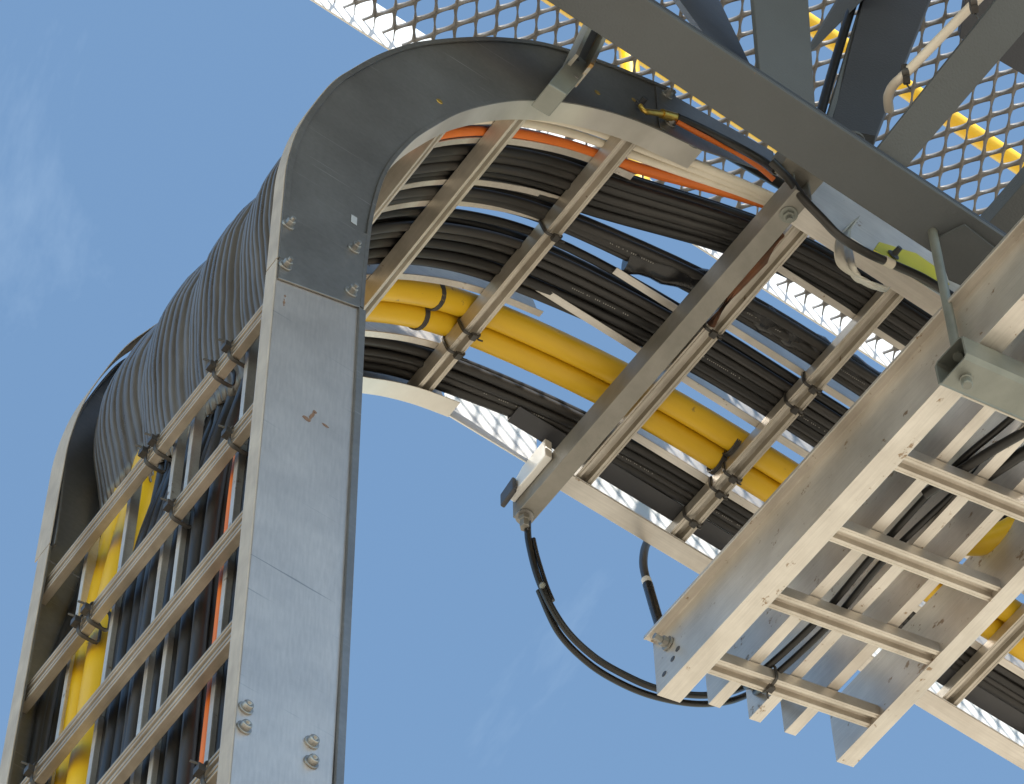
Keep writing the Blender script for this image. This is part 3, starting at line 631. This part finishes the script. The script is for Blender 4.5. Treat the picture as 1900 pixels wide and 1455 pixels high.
# ------------------------------------------------------------------ earth lead on the bend rail and cable along the level rail
el = empty('earth_lead', 'brass lug with black and orange leads bolted to the bend rail', 'earth lead')
E0 = [at(x,y,1,-.016) for x, y in ((1188,196),(1196,206),(1214,209),(1236,213),(1252,218))]
MB().tube(smooth_path(E0,5), [.0045]*6+[.0055]*15, 10).build('lug', 'brass', el)
MB().tube([at(1228,211,1,-.016),at(1262,221,1,-.016)], .0085, 12).build('ferrule', 'brass', el)
MB().lathe(at(1186,196,1,-.006), (0,-1,0), [(.010,0),(.010,.006),(.006,.007),(.006,.018)], 8).build('stud', 'dark_cap', el)
MB().tube(smooth_path([at(1256,218,1,-.018),at(1300,238,1,-.022),at(1360,268,1,-.03),at(1410,296,1,-.045),at(1440,316,1,-.06)],8), .0080, 10).build('black_lead', 'black_cable', el)
MB().tube(smooth_path([at(1256,226,1,-.014),at(1300,250,1,-.016),at(1360,280,1,-.018),at(1405,308,1,-.02),at(1436,334,1,-.02)],8), .0048, 10).build('orange_lead', 'orange_cable', el)
loop([at(x,y,1,v) for x, y, v in ((1432,300,-.07),(1462,330,-.07),(1490,368,-.07),(1525,405,-.07),(1560,440,-.07),(1610,470,-.07),(1660,492,-.07),(1720,520,-.07),(1790,566,-.06),(1850,610,-.06))], .0078, 'black cable sagging along the outside of the level ladder rail')
loop([at(x,y,1,.012) for x, y in [(1225,226),(1290,254),(1365,294),(1438,336),(1480,362)]], .0098, 'black cable showing in the gap of the bend rail beyond the splice')
# yellow tag, tape band, torn plastic sheet
tg = empty('yellow_tag', 'yellow warning tag tied behind the black cable under the chord', 'tag')
MB().prism([at(x,y,1,-.046) for x, y in ((1632,449),(1700,470),(1740,498),(1762,528),(1700,508),(1622,464))], (0,.004,.002)).build('card', 'yellow_tag', tg)
MB().lathe(at(1658,473,1,-.048), (0,-1,0), [(.012,0),(.011,.0015),(.006,.003),(.005,.018)], 12).build('fastener', 'dark_cap', tg)
bandp = [at(1640,483,1,-.070), at(1656,491,1,-.070)]; tag(MB().tube(bandp, .0090, 12).build('tape_band','white_cable'), 'small cream tape band on the sagging black cable', 'tape')
def sheet():
    top = [(1592,405),(1560,430),(1548,450),(1552,475),(1565,500),(1590,520),(1620,533),(1648,538)]
    bot = [(1586,412),(1578,440),(1578,470),(1584,490),(1592,505),(1602,518),(1622,529),(1648,537)]
    A_ = smooth_path([at(x,y,1,-.038-.012*math.sin(i*1.3)) for i, (x,y) in enumerate(top)],4); B_ = smooth_path([at(x,y,1,-.034-.010*math.cos(i*1.7)) for i,(x,y) in enumerate(bot)],4)
    vs = []; m = 8
    for i in range(len(A_)):
        for k in range(m+1):
            p = A_[i].lerp(B_[i], k/m); p = p + Vector((0,-.006*math.sin(k*1.4+i*.35),.002*math.sin(i*.9))); vs.append(p)
    fs = [(i*(m+1)+k, i*(m+1)+k+1, (i+1)*(m+1)+k+1, (i+1)*(m+1)+k) for i in range(len(A_)-1) for k in range(m)]
    o = MB().add(vs, fs, True).build('plastic_sheet', 'plastic_sheet'); s = o.modifiers.new('t','SOLIDIFY'); s.thickness = .0012; tag(o, 'torn curled grey plastic sheet hanging over the level ladder rail', 'plastic sheet')
sheet()
tag(MB().prism([at(x,y,2,2.40) for x, y in ((1680,560),(1745,605),(1760,640),(1722,632))], (0,.004,.01)).build('bent_plate','zinc'), 'bent grey plate corner behind the lower ladder rail', 'plate')

# ------------------------------------------------------------------ cable ties
def tie(center, a, b, ha, hb_, label, wid=.0015, tail=True, group=None):
    """rounded loop in the plane of a and b round a rung"""
    a = Vector(a).normalized(); b = Vector(b).normalized(); n = a.cross(b); c = Vector(center); k = .3
    co = []
    for s in range(24):
        th = 2*math.pi*s/24; ct, sn = math.cos(th), math.sin(th); e_ = .45
        co.append(c + a*(ha*math.copysign(abs(ct)**e_, ct)) + b*(hb_*math.copysign(abs(sn)**e_, sn)))
    mb = MB(); 
    for o in (-1, 0, 1): mb.tube([p + n*wid*1.1*o for p in co], wid, 6, loop=True, up=n)
    if tail:
        h = c - b*hb_; mb.prism([h+n*.006-a*.006, h-n*.006-a*.006, h-n*.006+a*.006, h+n*.006+a*.006], -b*.009)
        mb.tube([h+a*.008, h+a*.010-b*.009, h+a*.014-b*.015+n*.004], .0018, 6)
    o = mb.build('cable_tie', 'tie'); return tag(o, label, 'cable tie', group)
# ties on riser rungs (rung spans x .004-.032, z top..top-.042)
for px, py, zt, lb in ((432,636,1.085,'black tie on the topmost riser rung nearest the grey rail'),(403,676,1.085,'broad black tie on the topmost riser rung, second from the grey rail'),
                   (297,795,1.085,'black tie in the middle of the topmost riser rung above the yellow cable'),(278,830,1.085,'black knotted tie on the topmost riser rung at the yellow cable'),
                   (432,805,.832,'black tie on the second riser rung beside the grey rail'),(322,955,.832,'looped black tie at the middle of the second riser rung'),
                   (170,1135,.832,'frayed black tie on the second riser rung over the yellow pair'),(150,1168,.832,'frayed black tie on the second riser rung left of the yellow pair'),
                   (65,1438,.582,'black tie at the left end of the third riser rung'),(386,1405,.105,'black tie on the lowest riser rung in view')):
    p = at(px, py, 0, .004); tie((.016, p.y, zt-.020), (0,0,1), (1,0,0), .0222, .0165, lb)
for x, y, lb in ((.702,.262,'black tie round the last bend rung beside the narrow black bundle'),(.702,.505,'black knotted tie round the last bend rung under the yellow pair'),(.702,.552,'second black tie round the last bend rung, at the lower yellow cable')):
    I, t, nrm = frame_at(idx_for_z(2.322)); tie(I + nrm*.018 + Vector((0,y,0)), t, nrm, .0205, .0195, lb)
for x, y, lb in ((1.033,.262,'thin black tie on the first level rung'),(1.247,.250,'black knotted tie on the second level rung by the taped bundle'),(1.247,.302,'thin black tie on the second level rung beside the middle bundle'),
                 (1.247,.482,'black frayed tie on the second level rung under the upper yellow cable'),(1.247,.522,'black frayed tie on the second level rung under the lower yellow cable'),(1.247,.600,'black knotted tie on the second level rung under the lowest bundle')):
    tie((x, y, HB+.020), (1,0,0), (0,0,1), .0205, .0195, lb)
def big_tie(x, y, r, lb, w=.004):
    # strap round one yellow cable
    co = [Vector((x, y+math.cos(2*math.pi*k/20)*r, HB+.034+.0242+math.sin(2*math.pi*k/20)*r)) for k in range(20)]
    mb = MB()
    for o in (-1,0,1): mb.tube([p+Vector((.0036*o,0,0)) for p in co], .0022, 6, loop=True, up=Vector((1,0,0)))
    tag(mb.build('cable_tie','tie'), lb, 'cable tie')
big_tie(1.225,.450,.0258,'black strap round the upper yellow cable by the second level rung'); big_tie(1.227,.496,.0258,'black strap round the lower yellow cable by the second level rung')
i_ = idx_for_z(2.29); I, t, nrm = frame_at(i_)
for y, lb in ((.487,'black strap round the upper yellow cable near the last bend rung'),(.535,'black strap round the lower yellow cable near the last bend rung')):
    c = I + nrm*(.034+.0242) + Vector((0,y,0)); co = [c + Vector((0,math.cos(2*math.pi*k/20)*.0258,0)) + nrm*(math.sin(2*math.pi*k/20)*.0258) for k in range(20)]
    mb = MB(); [mb.tube([p+t*.0036*o for p in co], .0022, 6, loop=True, up=t) for o in (-1,0,1)]; tag(mb.build('cable_tie','tie'), lb, 'cable tie')
for y, x, lb in ((.5575,1.345,'black tie holding the paired cables to the first rung of the lower ladder'),(.057,1.545,'black tie near the right end of the fourth rung of the lower ladder')):
    tie((x, y, lz(x)+.022), (0,1,0), (LS*-.3,0,1), .0215, .0205, lb)
for px, py, lb in ((1680,138,'black tie strapping the conduit at its bend'),(1806,8,'black tie strapping the conduit near the top edge')):
    p = at(px, py, 2, 2.335); tie(p, (.7,.7,0), (0,0,1), .013, .013, lb, .003)
